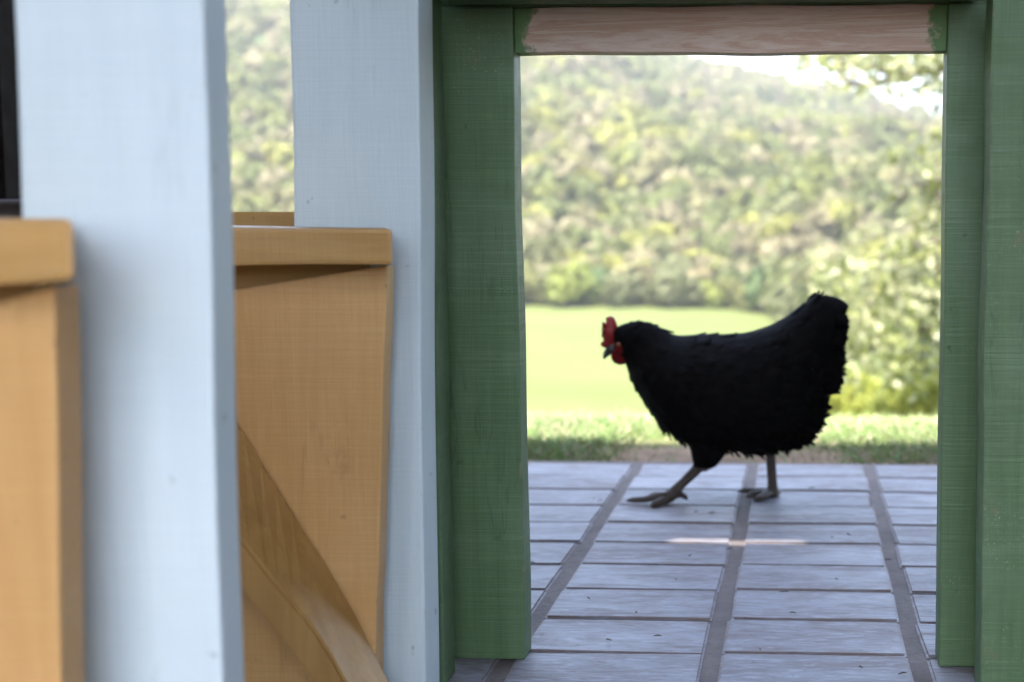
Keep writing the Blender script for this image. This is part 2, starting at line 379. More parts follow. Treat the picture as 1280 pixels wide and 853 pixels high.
Vs, Cs = [], []
for i in range(NT):
    Q, sh = protos[i % 8]; a = rng.uniform(0, 6.28); ca, sa = math.cos(a), math.sin(a)
    P = Q.reshape(-1, 3) @ np.array([[ca, sa, 0], [-sa, ca, 0], [0, 0, rng.uniform(0.8, 1.25)]]) * tr_[i] + (tx[i], ty[i], tz[i] - 0.6)
    Vs.append(P); Cs.append(np.repeat(TINTS[ti[i]] * rng.uniform(0.85, 1.2), len(P)).reshape(3, -1).T * np.repeat(sh, 4)[:, None])
V = np.concatenate(Vs); nq = len(V) // 4
wood = np_mesh('hillside_woodland', V, np.full(nq, 4), np.arange(len(V)), M_leaf, col=np.concatenate(Cs))
tag(wood, 'mixed green and grey-green woodland covering the hillside behind the meadow', 'woodland', kind='stuff')

# trees along the far edge of the meadow, each one a thing: trunk + crown
def tube(bm, pts, rads, seg=8, cap=True):
    rings = []; pts = [Vector(p) for p in pts]
    for i, p in enumerate(pts):
        d = (pts[min(i + 1, len(pts) - 1)] - pts[max(i - 1, 0)]).normalized()
        u = d.orthogonal().normalized(); v = d.cross(u)
        if i:  # keep rings aligned
            u = (pu - d * pu.dot(d)).normalized(); v = d.cross(u)
        pu = u
        rings.append([bm.verts.new(p + (u * math.cos(6.2832 * j / seg) + v * math.sin(6.2832 * j / seg)) * rads[i]) for j in range(seg)])
    for a, b in zip(rings, rings[1:]):
        for j in range(seg): bm.faces.new((a[j], a[(j + 1) % seg], b[(j + 1) % seg], b[j]))
    if cap: bm.faces.new(rings[0][::-1]); bm.faces.new(rings[-1])
    return rings
KINDS = [('grey-green', (0.095, 0.105, 0.058)), ('yellow-green', (0.125, 0.150, 0.040)), ('dark green', (0.050, 0.078, 0.030)), ('olive', (0.105, 0.112, 0.045)), ('pale straw-coloured', (0.150, 0.135, 0.085))]
kind_mesh = []
for kk, (kn, tint) in enumerate(KINDS):
    for var in range(2):
        Q, sh = crown_proto(9, 620, 0.20, 500 + kk * 7 + var); P = Q.reshape(-1, 3)
        o = np_mesh('crown', P, np.full(len(Q), 4), np.arange(len(P)), M_leaf_obj, col=np.array((1.6, 1.5, 1.2)) * np.array(tint) * np.repeat(sh, 4)[:, None])
        bm = bmesh.new(); tube(bm, [(0, 0, -0.15), (0.03, 0.02, 0.25), (0.0, 0.05, 0.7)], [0.07, 0.05, 0.03], 7)
        for j in range(4):
            a = j * 1.6 + var; tube(bm, [(0.01, 0.03, 0.35 + 0.06 * j), (0.25 * math.cos(a), 0.25 * math.sin(a), 0.6), (0.5 * math.cos(a), 0.5 * math.sin(a), 0.85)], [0.03, 0.02, 0.008], 5)
        t = from_bm('trunk', bm, M_bark); kind_mesh.append((kn, o.data, t.data))
        bpy.data.objects.remove(o); bpy.data.objects.remove(t)
ET = []
for p in np.arange(250, 1330, 21.0):
    for row in range(2):
        q_ = p + rng.uniform(-9, 9) + row * 10
        e = float(edge_y(q_)); y = e + rng.uniform(-2, 2) + row * 7; ET.append((q_, y, rng.uniform(2.3, 3.9) * (0.8 if q_ > 1040 else 1.0)))
for i, (p, y, s) in enumerate(ET):
    kk = int(rng.choice(5, p=[0.30, 0.2, 0.22, 0.2, 0.08])); kn, cm, tm = kind_mesh[kk * 2 + i % 2]
    x = (p - VPX) / F * y
    r = empty('edge_tree', (x, y, float(height(x, y)) - 0.25)); r.scale = (s, s, s * rng.uniform(0.85, 1.15)); r.rotation_euler.z = rng.uniform(0, 6.28)
    for nm, me in (('crown', cm), ('trunk', tm)):
        c = bpy.data.objects.new(nm, me); COL.objects.link(c); c.parent = r
    tag(r, ('rounded %s tree at the very edge of the meadow below the hill' if i % 2 == 0 else 'rounded %s tree just behind the front row along the meadow edge') % kn, 'tree', 'trees lining the far edge of the meadow')

# ------------------------------------------------------------------ pale-leaved tree to the right, in front of the meadow
def leaf_quads(cent, direc, L, Wd):
    """pointed leaves as two triangles sharing a midrib: returns verts (n,4,3): base, side, tip, side"""
    n = len(cent); d = direc / (np.linalg.norm(direc, axis=1)[:, None] + 1e-9)
    s = np.cross(d, rng.normal(size=(n, 3))); s /= np.linalg.norm(s, axis=1)[:, None] + 1e-9
    L = np.asarray(L)[:, None]; Wd = np.asarray(Wd)[:, None]
    return np.stack([cent, cent + d * L * 0.45 + s * Wd, cent + d * L, cent + d * L * 0.45 - s * Wd], 1)
TY = 10.5
def tp(px, py, dy=0.0): return at(px, py, TY + dy)
tbase = Vector((1.55, 10.9, 0)); tbase.z = float(height(1.55, 10.9)) - 0.1
tree = empty('leafy_tree', tbase)
tag(tree, 'loose pale-leaved tree growing just below the terrace, branches reaching in beside the green table leg', 'tree')
bm = bmesh.new()
tube(bm, [Vector((0, 0, 0)), Vector((0.03, 0, 1.0)), Vector((-0.04, -0.02, 1.9)), Vector((0.02, 0.02, 2.9)), Vector((0.1, 0, 4.2))], [0.13, 0.11, 0.095, 0.07, 0.03], 10)
BR = [[(1230, 62), (1178, 86), (1120, 97), (1086, 108), (1062, 104), (1046, 84)], [(1120, 97), (1090, 84), (1040, 74)], [(1240, 250), (1180, 225), (1140, 232), (1118, 262)],
      [(1245, 330), (1170, 300), (1110, 318), (1075, 345)], [(1240, 400), (1160, 365), (1100, 378), (1045, 392), (1015, 400)], [(1235, 440), (1160, 410), (1100, 432), (1060, 452)], [(1240, 300), (1180, 262), (1160, 210), (1150, 195)]]
for b in BR:
    pts = [tp(x, y, 0.25 * math.sin(i * 1.3 + len(b))) - tbase for i, (x, y) in enumerate(b)]
    tube(bm, [Vector((0.0, 0.0, max(0.6, pts[0].z - 0.35)))] + pts if b[0][0] > 1200 else pts, ([0.04] if b[0][0] > 1200 else []) + [(0.042 if b is BR[0] else 0.028) * (1 - 0.7 * i / len(pts)) for i in range(len(pts))], 6)
from_bm('trunk', bm, M_bark, tree, True)
CL = []
for k in range(62):  # outer twigs along the top branch
    u = rng.uniform(0, 1); CL.append((1015 + 165 * u, 70 + rng.normal(0, 10) + 10 * (u > .6) - 3, 0.085, 10))
for k in range(10): CL.append((rng.uniform(1130, 1180), rng.uniform(192, 250), 0.07, 12))
for k in range(95):
    u = rng.beta(1.7, 1.1); CL.append((1005 + 185 * u, rng.uniform(250 + (1 - u) * 110, 462), 0.10, 15))
for k in range(120): CL.append((rng.uniform(1180, 1560), rng.uniform(-120, 470), 0.15, 16))
cen, dr = [], []
for (x, y, s, n) in CL:
    c = np.array(tp(x, y, rng.normal(0, 0.45)) - tbase)
    cen.append(c + rng.normal(0, s, (int(n), 3))); dr.append(rng.normal(0, 1, (int(n), 3)) + (0, -0.25, -0.4))
cen = np.concatenate(cen); dr = np.concatenate(dr); n = len(cen)
LQ = leaf_quads(cen, dr, rng.uniform(0.08, 0.15, n), rng.uniform(0.022, 0.040, n))
lt = np.where(rng.uniform(size=n)[:, None] < 0.55, np.array([(0.34, 0.34, 0.19)]), np.array([(0.20, 0.215, 0.075)])) * rng.uniform(0.7, 1.2, (n, 1))
np_mesh('crown', LQ.reshape(-1, 3), np.full(n, 4), np.arange(n * 4), M_leaf_near, tree, col=np.repeat(lt, 4, 0))

# low bright bushes right of the hen
def bush(px0, px1, ytop, Y, label, seed, tint):
    x0, x1 = (px0 - VPX) / F * Y, (px1 - VPX) / F * Y
    cx = (x0 + x1) / 2; bz = float(height(cx, Y)); r = (x1 - x0) / 2; h = (0.5 - (ytop - HOR) / F * Y) - bz
    e = empty('bush', (cx, Y, bz)); g = np.random.default_rng(seed); n = 4200
    a = g.uniform(0, 6.28, n); rr = np.sqrt(g.uniform(0, 1, n)); zz = np.sqrt(np.clip(1 - rr ** 2, 0, 1)) * g.uniform(0.55, 1.05, n) * (0.85 + 0.25 * np.sin(a * 3 + rr * 5))
    c = np.stack([rr * np.cos(a) * r, rr * np.sin(a) * r * 0.7, zz * h], 1); d = c * (1, 1, 1.6) + g.normal(0, 0.5, (n, 3)) * r
    Lq = leaf_quads(c, d, g.uniform(0.06, 0.13, n), g.uniform(0.02, 0.04, n))
    np_mesh('foliage', Lq.reshape(-1, 3), np.full(n, 4), np.arange(n * 4), M_leaf_near, e, col=np.repeat(np.array(tint) * g.uniform(0.75, 1.2, (n, 1)), 4, 0))
    bm = bmesh.new()
    for j in range(7):
        an = j * 0.9; tube(bm, [(0, 0, -0.1), (r * 0.3 * math.cos(an), r * 0.2 * math.sin(an), h * 0.4), (r * 0.6 * math.cos(an), r * 0.4 * math.sin(an), h * 0.7)], [0.02, 0.014, 0.006], 5)
    from_bm('stems', bm, M_bark, e); tag(e, label, 'bush', None); return e
bush(925, 1150, 470, 14.0, 'low bright yellow-green bush below the terrace behind the hen tail', 31, (0.30, 0.32, 0.07))
bush(1085, 1330, 448, 12.4, 'taller bright yellow-green bush at the foot of the pale-leaved tree', 32, (0.31, 0.33, 0.08))

# ------------------------------------------------------------------ terrace floor: mortar bed + tiles
EDGE = 2.615
bm = bmesh.new(); bmesh.ops.create_cube(bm, size=1)
for v in bm.verts:
    v.co = Vector(((-1.6 if v.co.x < 0 else 1.6), (0.28 if v.co.y < 0 else EDGE + 0.035), (-0.10 if v.co.z < 0 else -0.004)))
floor = from_bm('terrace_floor', bm, M_mortar); tag(floor, kind='structure')
GR = 0.2315; TW = 0.2105; ROW = 0.1281
def tile_mesh(i):
    bm = bmesh.new(); bmesh.ops.create_cube(bm, size=1); hw, hd, g = TW / 2, (ROW - 0.006) / 2, np.random.default_rng(900 + i)
    for v in bm.verts:
        v.co.x *= 2 * hw; v.co.y *= 2 * hd; v.co.z = 0.0 if v.co.z > 0 else -0.02
        v.co.x += g.uniform(-0.0016, 0.0016); v.co.y += g.uniform(-0.0014, 0.0014)
    bmesh.ops.subdivide_edges(bm, edges=[e for e in bm.edges if abs(e.verts[0].co.x - e.verts[1].co.x) > 0.1], cuts=4)
    for v in bm.verts:
        if abs(v.co.x) < hw * 0.95: v.co.y += g.uniform(-0.001, 0.001)
    bmesh.ops.bevel(bm, geom=[e for e in bm.edges if min(v.co.z for v in e.verts) > -0.001 and e.calc_face_angle(0) > 0.5], offset=0.003, segments=2, affect='EDGES')
    me = bpy.data.meshes.new('tile'); bm.to_mesh(me); bm.free(); me.materials.append(M_tile); return me
TM = [tile_mesh(i) for i in range(8)]
for ci in range(-4, 4):
    xc = -0.092 + TW / 2 + 0.001 + ci * GR; off = rng.uniform(-0.004, 0.004)
    for ri in range(18):
        yc = EDGE - ROW * (ri + 0.5) + off + 0.004 * (ci + 1)
        o = bpy.data.objects.new('tile', TM[int(rng.integers(8))]); COL.objects.link(o); o.parent = floor
        o.location = (xc + rng.uniform(-.0015, .0015), yc + rng.uniform(-.0012, .0012), rng.uniform(-0.001, 0.0012))
        o.rotation_euler = (rng.normal(0, 0.003), rng.normal(0, 0.002), rng.normal(0, 0.004) + (math.pi if rng.uniform() < .5 else 0))

# ------------------------------------------------------------------ house wall, roof over the terrace
def timber_wall(x, y_end, label):
    w_ = empty('timber_wall', (x, 0.5, 0)); tag(w_, label, 'wall'); yb = -1.6; w = 0.145
    while yb < y_end:
        bm = bmesh.new(); bmesh.ops.create_cube(bm, size=1)
        for v in bm.verts: v.co = Vector((v.co.x * 0.05, v.co.y * w, v.co.z * 2.4 + 1.2))
        bmesh.ops.bevel(bm, geom=bm.edges, offset=0.006, segments=2, affect='EDGES')
        o = from_bm('plank', bm, M_dark, w_); o.location = (rng.uniform(-.003, .003), yb + w / 2 - 0.5, 0); yb += w + 0.004
timber_wall(-1.53, 2.50, 'dark timber house wall beside the chair side of the terrace')
timber_wall(1.50, 2.50, 'unseen dark timber wall added on the green table side to cut side light')  # unseen wall, added to keep light from the right off the boards
ROOF_Z = 2.42
k_ = ROOF_Z / math.tan(R(SUN_EL)); sx, sy = math.sin(R(SUN_AZ)), math.cos(R(SUN_AZ))
RF = 2.985 + k_ * sy                      # front eave: its shadow falls just beyond the tiles
slot0, slot1 = atz(835, 677), atz(1005, 678)
hx0, hx1, hy = slot0.x + k_ * sx, slot1.x + k_ * sx, (slot0.y + slot1.y) / 2 + k_ * sy
roof = empty('porch_roof', (0, 0, ROOF_Z)); tag(roof, 'plank porch roof over the tiled terrace', 'roof')
def roof_plank(x0, x1, y0, y1):
    bm = bmesh.new(); bmesh.ops.create_cube(bm, size=1)
    for v in bm.verts: v.co = Vector((x0 if v.co.x < 0 else x1, y0 if v.co.y < 0 else y1, 0.012 + v.co.z * 0.024))
    from_bm('plank', bm, M_roof, roof)
ys = [RF]; 
while ys[-1] > -0.72: ys.append(ys[-1] - 0.16)
for y1, y0 in zip(ys, ys[1:]):
    if y0 < hy < y1:
        roof_plank(-1.75, hx0, y0, y1); roof_plank(hx1, 1.75, y0, y1)
        roof_plank(hx0 + .0005, hx1 - .0005, y0, hy - 0.017); roof_plank(hx0 + .0005, hx1 - .0005, hy + 0.017, y1)
    else: roof_plank(-1.75, 1.75, y0, y1)
for (x, y) in ((1.36, RF - 0.10), (1.36, -0.68)):
    bm = bmesh.new(); bmesh.ops.create_cube(bm, size=1)
    for v in bm.verts: v.co = Vector((x + v.co.x * .11, y + v.co.y * .11, -ROOF_Z + 0.001 if v.co.z < 0 else 0.0))
    from_bm('post', bm, M_roof, roof)

# dark clay jar by the wall
bm = bmesh.new(); prof = [(0.0, 0.0), (0.10, 0.0), (0.14, 0.10), (0.185, 0.26), (0.19, 0.36), (0.165, 0.45), (0.125, 0.49), (0.125, 0.515), (0.14, 0.522), (0.135, 0.527), (0.11, 0.52), (0.105, 0.46)]
rings = [[bm.verts.new((r * math.cos(6.2832 * a / 32), r * math.sin(6.2832 * a / 32), z)) for a in range(32)] for r, z in prof[1:]]
for a, b in zip(rings, rings[1:]):
    for i in range(32): bm.faces.new((a[i], a[(i + 1) % 32], b[(i + 1) % 32], b[i]))
bm.faces.new(rings[0][::-1])
jar = from_bm('clay_jar', bm, M_clay, None, True); jar.location = (-1.29, 2.10, -0.004); tag(jar, 'dark rounded clay jar standing against the dark timber wall', 'jar')

# ------------------------------------------------------------------ pale blue and orange chair, seen from its side
chair = empty('chair', (-0.62, 1.0, 0)); tag(chair, 'wooden chair with pale blue back posts and orange arms, sides and braces', 'chair')
def zline(pa, pb, Y, z):
    """point at height z on the line through two measured points in plane Y"""
    a, b = at(*pa, Y), at(*pb, Y); t = (z - a.z) / (b.z - a.z); return a.lerp(b, t)
def upright(name, Y, t, L, Rr, z0, z1, mat, parent, **kw):
    return board(name, [zline(*L, Y, z1), zline(*Rr, Y, z1), zline(*Rr, Y, z0), zline(*L, Y, z0)], t, mat, parent, **kw)
upright('back_post', 0.80, 0.0335, ((17, 0), (24, 200)), ((256, 0), (277, 853)), 0.0, 1.02, M_blue, chair, seed=1, n=24, bev=0.0035)
upright('back_post', 1.28, 0.052, ((362, 0), (366, 265)), ((522, 0), (533, 853)), 0.0, 1.02, M_blue, chair, seed=2, n=24, bev=0.0035)
# arm rails
def rail(Y, t, tl, tr, br, bl, seed, X_ext):
    a, b, c, d = at(*tl, Y), at(*tr, Y), at(*br, Y), at(*bl, Y)
    # carry the board on to the left, beyond what is seen
    k = (X_ext - b.x) / (a.x - b.x); a2 = b.lerp(a, k); d2 = Vector((X_ext, Y, d.z + (d.z - c.z) * 0.4))
    a2.z = a.z
    return board('arm', [a2, b, c, d2], t, M_orange_x, chair, seed=seed, n=16, bev=0.004, wob=0.0022, skew=t * b.x / Y - 0.004)
rail(0.715, 0.079, (0, 272), (91, 275), (94, 352), (0, 372), 3, -0.98)
rail(1.195, 0.079, (297, 277), (490, 287), (491, 331), (300, 336), 4, -0.98)
def panel(Y, t, L, Rr, tl, tr, seed):
    a, b = at(*tl, Y), at(*tr, Y)
    k = (zline(*L, Y, 0.0).x - b.x) / (a.x - b.x); a2 = b.lerp(a, k); a2.z = max(a2.z, 0.30)
    board('side_panel', [a2, b, zline(*Rr, Y, 0.0), zline(*L, Y, 0.0)], t, M_orange, chair, seed=seed)
panel(0.738, 0.027, ((-150, 300), (-142, 853)), ((69, 352), (76, 853)), (0, 377), (69, 357), 5)
panel(1.232, 0.024, ((180, 300), (196, 853)), ((483, 335), (470, 810)), (302, 361), (483, 332), 6)  # sloped tops leave a wedge-shaped gap imitating the arm's shadow
for Y, xr, zb in ((0.7665, at(69, 357, .738).x - .03, 0.38), (1.2575, at(483, 332, 1.232).x - .03, 0.38)):
    board('gap_backing', [(-0.93, Y, 0.462), (xr, Y, 0.462), (xr, Y, zb), (-0.93, Y, zb)], 0.020, M_orange_x, chair, seed=7)  # added board; its recess stands in for the shadow below the arm
# the diagonal braces: irregular bars, broad top face, narrow front face
def brace(Yf, Yp, top, mid, low, dY=0.0, name='brace'):
    def res(pl, Y, n=14):
        pts = [at(x, y, Y) for x, y in pl]; out = []
        xs = np.linspace(0, 1, len(pts)); 
        for u in np.linspace(0, 1, n): out.append(Vector([np.interp(u, xs, [p[i] for p in pts]) for i in range(3)]))
        return out
    T, Mi, Lo = res(top, Yp), res(mid, Yf), res(low, Yf); bm = bmesh.new(); rows = []
    for a, b, c in zip(T, Mi, Lo): rows.append([bm.verts.new(v + Vector((0, dY, 0))) for v in (a, b, c, Vector((c.x + (a.x - b.x), Yp, c.z + (a.z - b.z))))])
    for r0, r1 in zip(rows, rows[1:]):
        for j in range(4): bm.faces.new((r0[j], r0[(j + 1) % 4], r1[(j + 1) % 4], r1[j]))
    bm.faces.new(rows[0][::-1]); bm.faces.new(rows[-1]); bmesh.ops.recalc_face_normals(bm, faces=bm.faces); bm.normal_update()
    bmesh.ops.bevel(bm, geom=[e for e in bm.edges if e.calc_face_angle(0) > 0.5], offset=0.003, segments=2, affect='EDGES')
    o0 = (T[0] + T[-1]) / 2; bmesh.ops.translate(bm, verts=bm.verts, vec=-o0)
    o = from_bm(name, bm, M_brace, None); o.parent = chair; o.location = o0 - chair.location; return o
BT = [(255, 452), (305, 536), (342, 598), (378, 657), (415, 713), (447, 770), (475, 828), (510, 893)]
BM_ = [(240, 603), (309, 684), (342, 727), (374, 764), (397, 793), (415, 822), (432, 853), (460, 905)]
BL_ = [(233, 662), (309, 748), (338, 785), (355, 806), (372, 829), (389, 853), (407, 882), (435, 932)]
brace(1.165, 1.231, BT, BM_, BL_)
b2 = bpy.data.objects.new('brace', [c for c in chair.children if c.name.startswith('brace')][0].data); COL.objects.link(b2); b2.parent = chair
src = [c for c in chair.children if c.name.startswith('brace')][0]; b2.location = src.location + Vector((-0.016, -0.494, 0.0))
# seat planks and back slats run from side to side
for j in range(4):
    x0 = -0.94 + j * 0.092
    bm = bmesh.new(); bmesh.ops.create_cube(bm, size=1)
    for v in bm.verts: v.co = Vector((x0 + (0.085 if v.co.x > 0 else 0), 0.766 if v.co.y < 0 else 1.231, 0.33 if v.co.z < 0 else 0.352)) - chair.location
    bmesh.ops.bevel(bm, geom=bm.edges, offset=0.003, segments=2, affect='EDGES'); from_bm('seat_plank', bm, M_orange_y, chair)
for j in range(2):
    bm = bmesh.new(); bmesh.ops.create_cube(bm, size=1); z0 = 0.80 + j * 0.11
    for v in bm.verts: v.co = Vector((-0.455 + v.co.x * 0.022, 0.834 if v.co.y < 0 else 1.2795, z0 if v.co.z < 0 else z0 + 0.09)) - chair.location
    bmesh.ops.bevel(bm, geom=bm.edges, offset=0.003, segments=2, affect='EDGES'); from_bm('back_slat', bm, M_blue, chair)

# a second orange chair arm beyond, seen through the gap between the blue posts
def stool():
    a, b = at(250, 265, 1.62), at(420, 269, 1.62)
    e = empty('stool', ((a.x + b.x) / 2, 1.75, 0)); tag(e, 'orange wooden stool behind the pale blue chair posts', 'stool')
    for j in range(3):
        bm = bmesh.new(); bmesh.ops.create_cube(bm, size=1)
        for v in bm.verts: v.co = Vector((v.co.x * 0.30, -0.13 + 0.088 * j + (0.084 if v.co.y > 0 else 0), a.z - (0.035 if v.co.z < 0 else 0)))
        bmesh.ops.bevel(bm, geom=bm.edges, offset=0.004, segments=2, affect='EDGES'); from_bm('seat_plank', bm, M_orange_x, e)
    for sx_ in (-1, 1):
        for sy_ in (-1, 1):
            bm = bmesh.new(); bmesh.ops.create_cube(bm, size=1)
            for v in bm.verts: v.co = Vector((sx_ * 0.11 + v.co.x * 0.04, sy_ * 0.09 + v.co.y * 0.035, 0 if v.co.z < 0 else a.z - 0.0355))
            from_bm('leg', bm, M_orange, e)
stool()

# ------------------------------------------------------------------ green table
table = empty('table', (-0.1, 1.42, 0)); tag(table, 'green painted wooden table with broad plank legs and a bare wood rail', 'table')
ZU = 0.7235                                # underside of the top
YF, YN = 1.434, 1.345
upright('leg', YF, 0.036, ((547, 42), (566, 825)), ((641, 39), (657, 821)), 0.0, ZU - 0.001, M_green, table, seed=11, n=26, wob=0.0009, bev=0.0016)
upright('leg', YF, 0.042, ((1185, 30), (1173, 830)), ((1280, 30), (1262, 832)), 0.0, ZU - 0.001, M_green, table, seed=12, n=26, wob=0.0009, bev=0.0022)
upright('leg', YN, 0.044, ((440, 100), (457, 853)), ((540, 100), (556, 853)), 0.0, ZU - 0.001, M_green, table, seed=13, n=26, wob=0.0009)
upright('leg', YN, 0.050, ((1240, 10), (1224, 853)), ((1345, 10), (1325, 853)), 0.0, ZU - 0.004, M_green, table, seed=14, n=26, wob=0.0012)
ra = at(648.5, 67, YF + 0.010) - Vector((.0045, 0, 0)); rb = at(1179, 64.5, YF + 0.010) + Vector((.0055, 0, 0))
board('rail', [(ra.x, YF + 0.010, ZU - 0.001), (rb.x, YF + 0.010, ZU - 0.001), (rb.x, YF + 0.010, rb.z), (ra.x, YF + 0.010, ra.z)], 0.028, M_raw, table, origin=((ra.x + rb.x) / 2, YF + 0.010, ra.z), n=22, wob=0.0010, bev=0.0012, seed=15)['label'] = 'bare pinkish wood rail with green paint smeared at its ends'
def slab(x0, x1, y0, y1, z0, z1, name, mat):
    bm = bmesh.new(); bmesh.ops.create_cube(bm, size=1); c = table.location
    for v in bm.verts: v.co = Vector((x0 if v.co.x < 0 else x1, y0 if v.co.y < 0 else y1, z0 if v.co.z < 0 else z1)) - c
    bmesh.ops.bevel(bm, geom=bm.edges, offset=0.003, segments=2, affect='EDGES'); from_bm(name, bm, mat, table)
slab(-0.383, 0.180, 1.338, 1.4315, ZU, ZU + 0.03, 'top_plank', M_green_x)
slab(-0.47, 0.34, 1.4365, 1.530, ZU, ZU + 0.03, 'top_plank', M_green_x)

# ------------------------------------------------------------------ the hen
HY = 2.275
def hp(u, v): return 720 + u / 2.7526, 340 + v / 2.7526       # hen measuring sheet -> picture
def hw(u, v, y=HY): p = hp(u, v); return at(p[0], p[1], y)
hx = hw(560, 400); hen = empty('hen', (hx.x, HY, 0)); tag(hen, 'black hen with a red comb walking across the tiled terrace', 'hen')
HO = hen.location.copy()
ST = [((128, 205), (140, 283), .010), ((140, 190), (150, 292), .019), ((165, 178), (160, 303), .024), ((200, 171), (172, 318), .029), ((245, 174), (181, 347), .035), ((290, 192), (200, 392), .047), ((345, 217), (235, 447), .064),
      ((420, 215), (290, 520), .083), ((490, 215), (375, 574), .095), ((560, 212), (480, 592), .100), ((630, 197), (600, 603), .098), ((690, 172), (690, 588), .090), ((735, 146), (765, 568), .078),
      ((775, 122), (820, 505), .064), ((803, 98), (842, 430), .050), ((845, 79), (885, 385), .036), ((885, 84), (908, 300), .026), ((918, 97), (900, 222), .018), ((940, 115), (924, 160), .009)]
SEG = 28
def section(i, a):
    t, b, w = ST[i]; T, B = hw(*t), hw(*b); c = (T + B) / 2; h = (T - B) / 2
    return c + h * math.cos(a) + Vector((0, w * math.sin(a) * (1 - 0.12 * math.cos(a)), 0))
# densify with catmull-rom along the body
def spoint(u, a):
    i = min(int(u), len(ST) - 2); f = u - i; P = [section(max(0, min(len(ST) - 1, i + k)), a) for k in (-1, 0, 1, 2)]
    return 0.5 * ((2 * P[1]) + (P[2] - P[0]) * f + (2 * P[0] - 5 * P[1] + 4 * P[2] - P[3]) * f * f + (3 * P[1] - P[0] - 3 * P[2] + P[3]) * f ** 3)
bm = bmesh.new(); rings = []; NU = 70
for i in range(NU + 1):
    u = i / NU * (len(ST) - 1) * 0.99999
    rings.append([bm.verts.new(spoint(u, 6.28318 * j / SEG) - HO) for j in range(SEG)])
for a, b in zip(rings, rings[1:]):
    for j in range(SEG): bm.faces.new((a[j], a[(j + 1) % SEG], b[(j + 1) % SEG], b[j]))
bm.faces.new(rings[0][::-1]); bm.faces.new(rings[-1])
# legs: measuring sheet of the feet
def fp(u, v): return 770 + u / 5.565, 540 + v / 5.565
def fw(u, v, y): p = fp(u, v); return at(p[0], p[1], y) - HO
def leg(y, thigh, shank, toes):
    tube(bm, [hw(*p, y + dy) - HO for p, r, dy in thigh], [r for p, r, dy in thigh], 14)
    tube(bm, [fw(*p, y) for p, r in shank], [r for p, r in shank], 12)
    for t in toes:
        pts = []
        for (p, r, dy) in t:
            q = fw(p[0], p[1], y); q = Vector((q.x, q.y + dy, max(q.z, r * 0.92))); pts.append((q, r))
        tube(bm, [p for p, r in pts], [r for p, r in pts], 9)
leg(2.245, [((470, 500), .045, .03), ((462, 560), .042, .012), ((452, 610), .034, 0), ((440, 650), .024, 0), ((424, 676), .012, 0)],
    [((600, 215), .010), ((560, 262), .0098), ((470, 350), .0086), ((400, 415), .0090), ((375, 445), .0115), ((365, 470), .010)],
    [[((385, 445), .0085, 0), ((300, 440), .0068, -.008), ((200, 462), .0062, -.012), ((120, 462), .0052, -.014), ((72, 468), .0018, -.014)],
     [((372, 460), .0085, 0), ((320, 478), .0075, -.020), ((280, 490), .0070, -.034), ((258, 505), .0025, -.040)],
     [((380, 452), .008, 0), ((330, 455), .0065, .018), ((255, 466), .0058, .034), ((205, 474), .0018, .040)],
     [((400, 440), .0078, 0), ((455, 440), .0062, .004), ((482, 460), .0052, .008), ((498, 482), .0016, .008)]])
leg(2.315, [((650, 520), .048, -.03), ((655, 575), .040, -.012), ((664, 606), .022, 0), ((668, 624), .012, 0)],
    [((1075, 90), .0100), ((1078, 200), .0092), ((1086, 330), .0088), ((1092, 420), .0100), ((1096, 455), .0105)],
    [[((1085, 445), .0085, 0), ((1000, 452), .0072, -.012), ((940, 462), .0066, -.018), ((902, 478), .0022, -.02)],
     [((1080, 440), .0085, 0), ((980, 440), .0066, .012), ((890, 436), .0062, .022), ((838, 446), .0018, .026)],
     [((1085, 448), .008, 0), ((1030, 455), .0068, -.03), ((990, 462), .0058, -.045), ((962, 470), .0016, -.05)],
     [((1096, 445), .0080, 0), ((1125, 460), .0062, .008), ((1145, 474), .0018, .01)]])
me = bpy.data.meshes.new('body'); bm.to_mesh(me); bm.free()
tmp = bpy.data.objects.new('body', me); COL.objects.link(tmp)
rm = tmp.modifiers.new('r', 'REMESH'); rm.mode = 'VOXEL'; rm.voxel_size = 0.0026; rm.use_smooth_shade = True
sm = tmp.modifiers.new('s', 'SMOOTH'); sm.factor = 0.5; sm.iterations = 3
dg = bpy.context.evaluated_depsgraph_get(); me2 = bpy.data.meshes.new_from_object(tmp.evaluated_get(dg)); bpy.data.objects.remove(tmp)
me2.name = 'body'; me2.materials.clear()
body = bpy.data.objects.new('body', me2); COL.objects.link(body); body.parent = hen
me2.materials.append(M_feather); me2.materials.append(M_legskin)
ankle_f, ankle_r = fw(585, 245, 2.245), fw(1075, 118, 2.315)
for p in me2.polygons:
    c = p.center; zlim = ankle_f.z if c.x < (ankle_f.x + ankle_r.x) / 2 else ankle_r.z
    p.material_index = 1 if c.z < zlim + 0.006 * mnoise.noise(c * 90) else 0; p.use_smooth = True
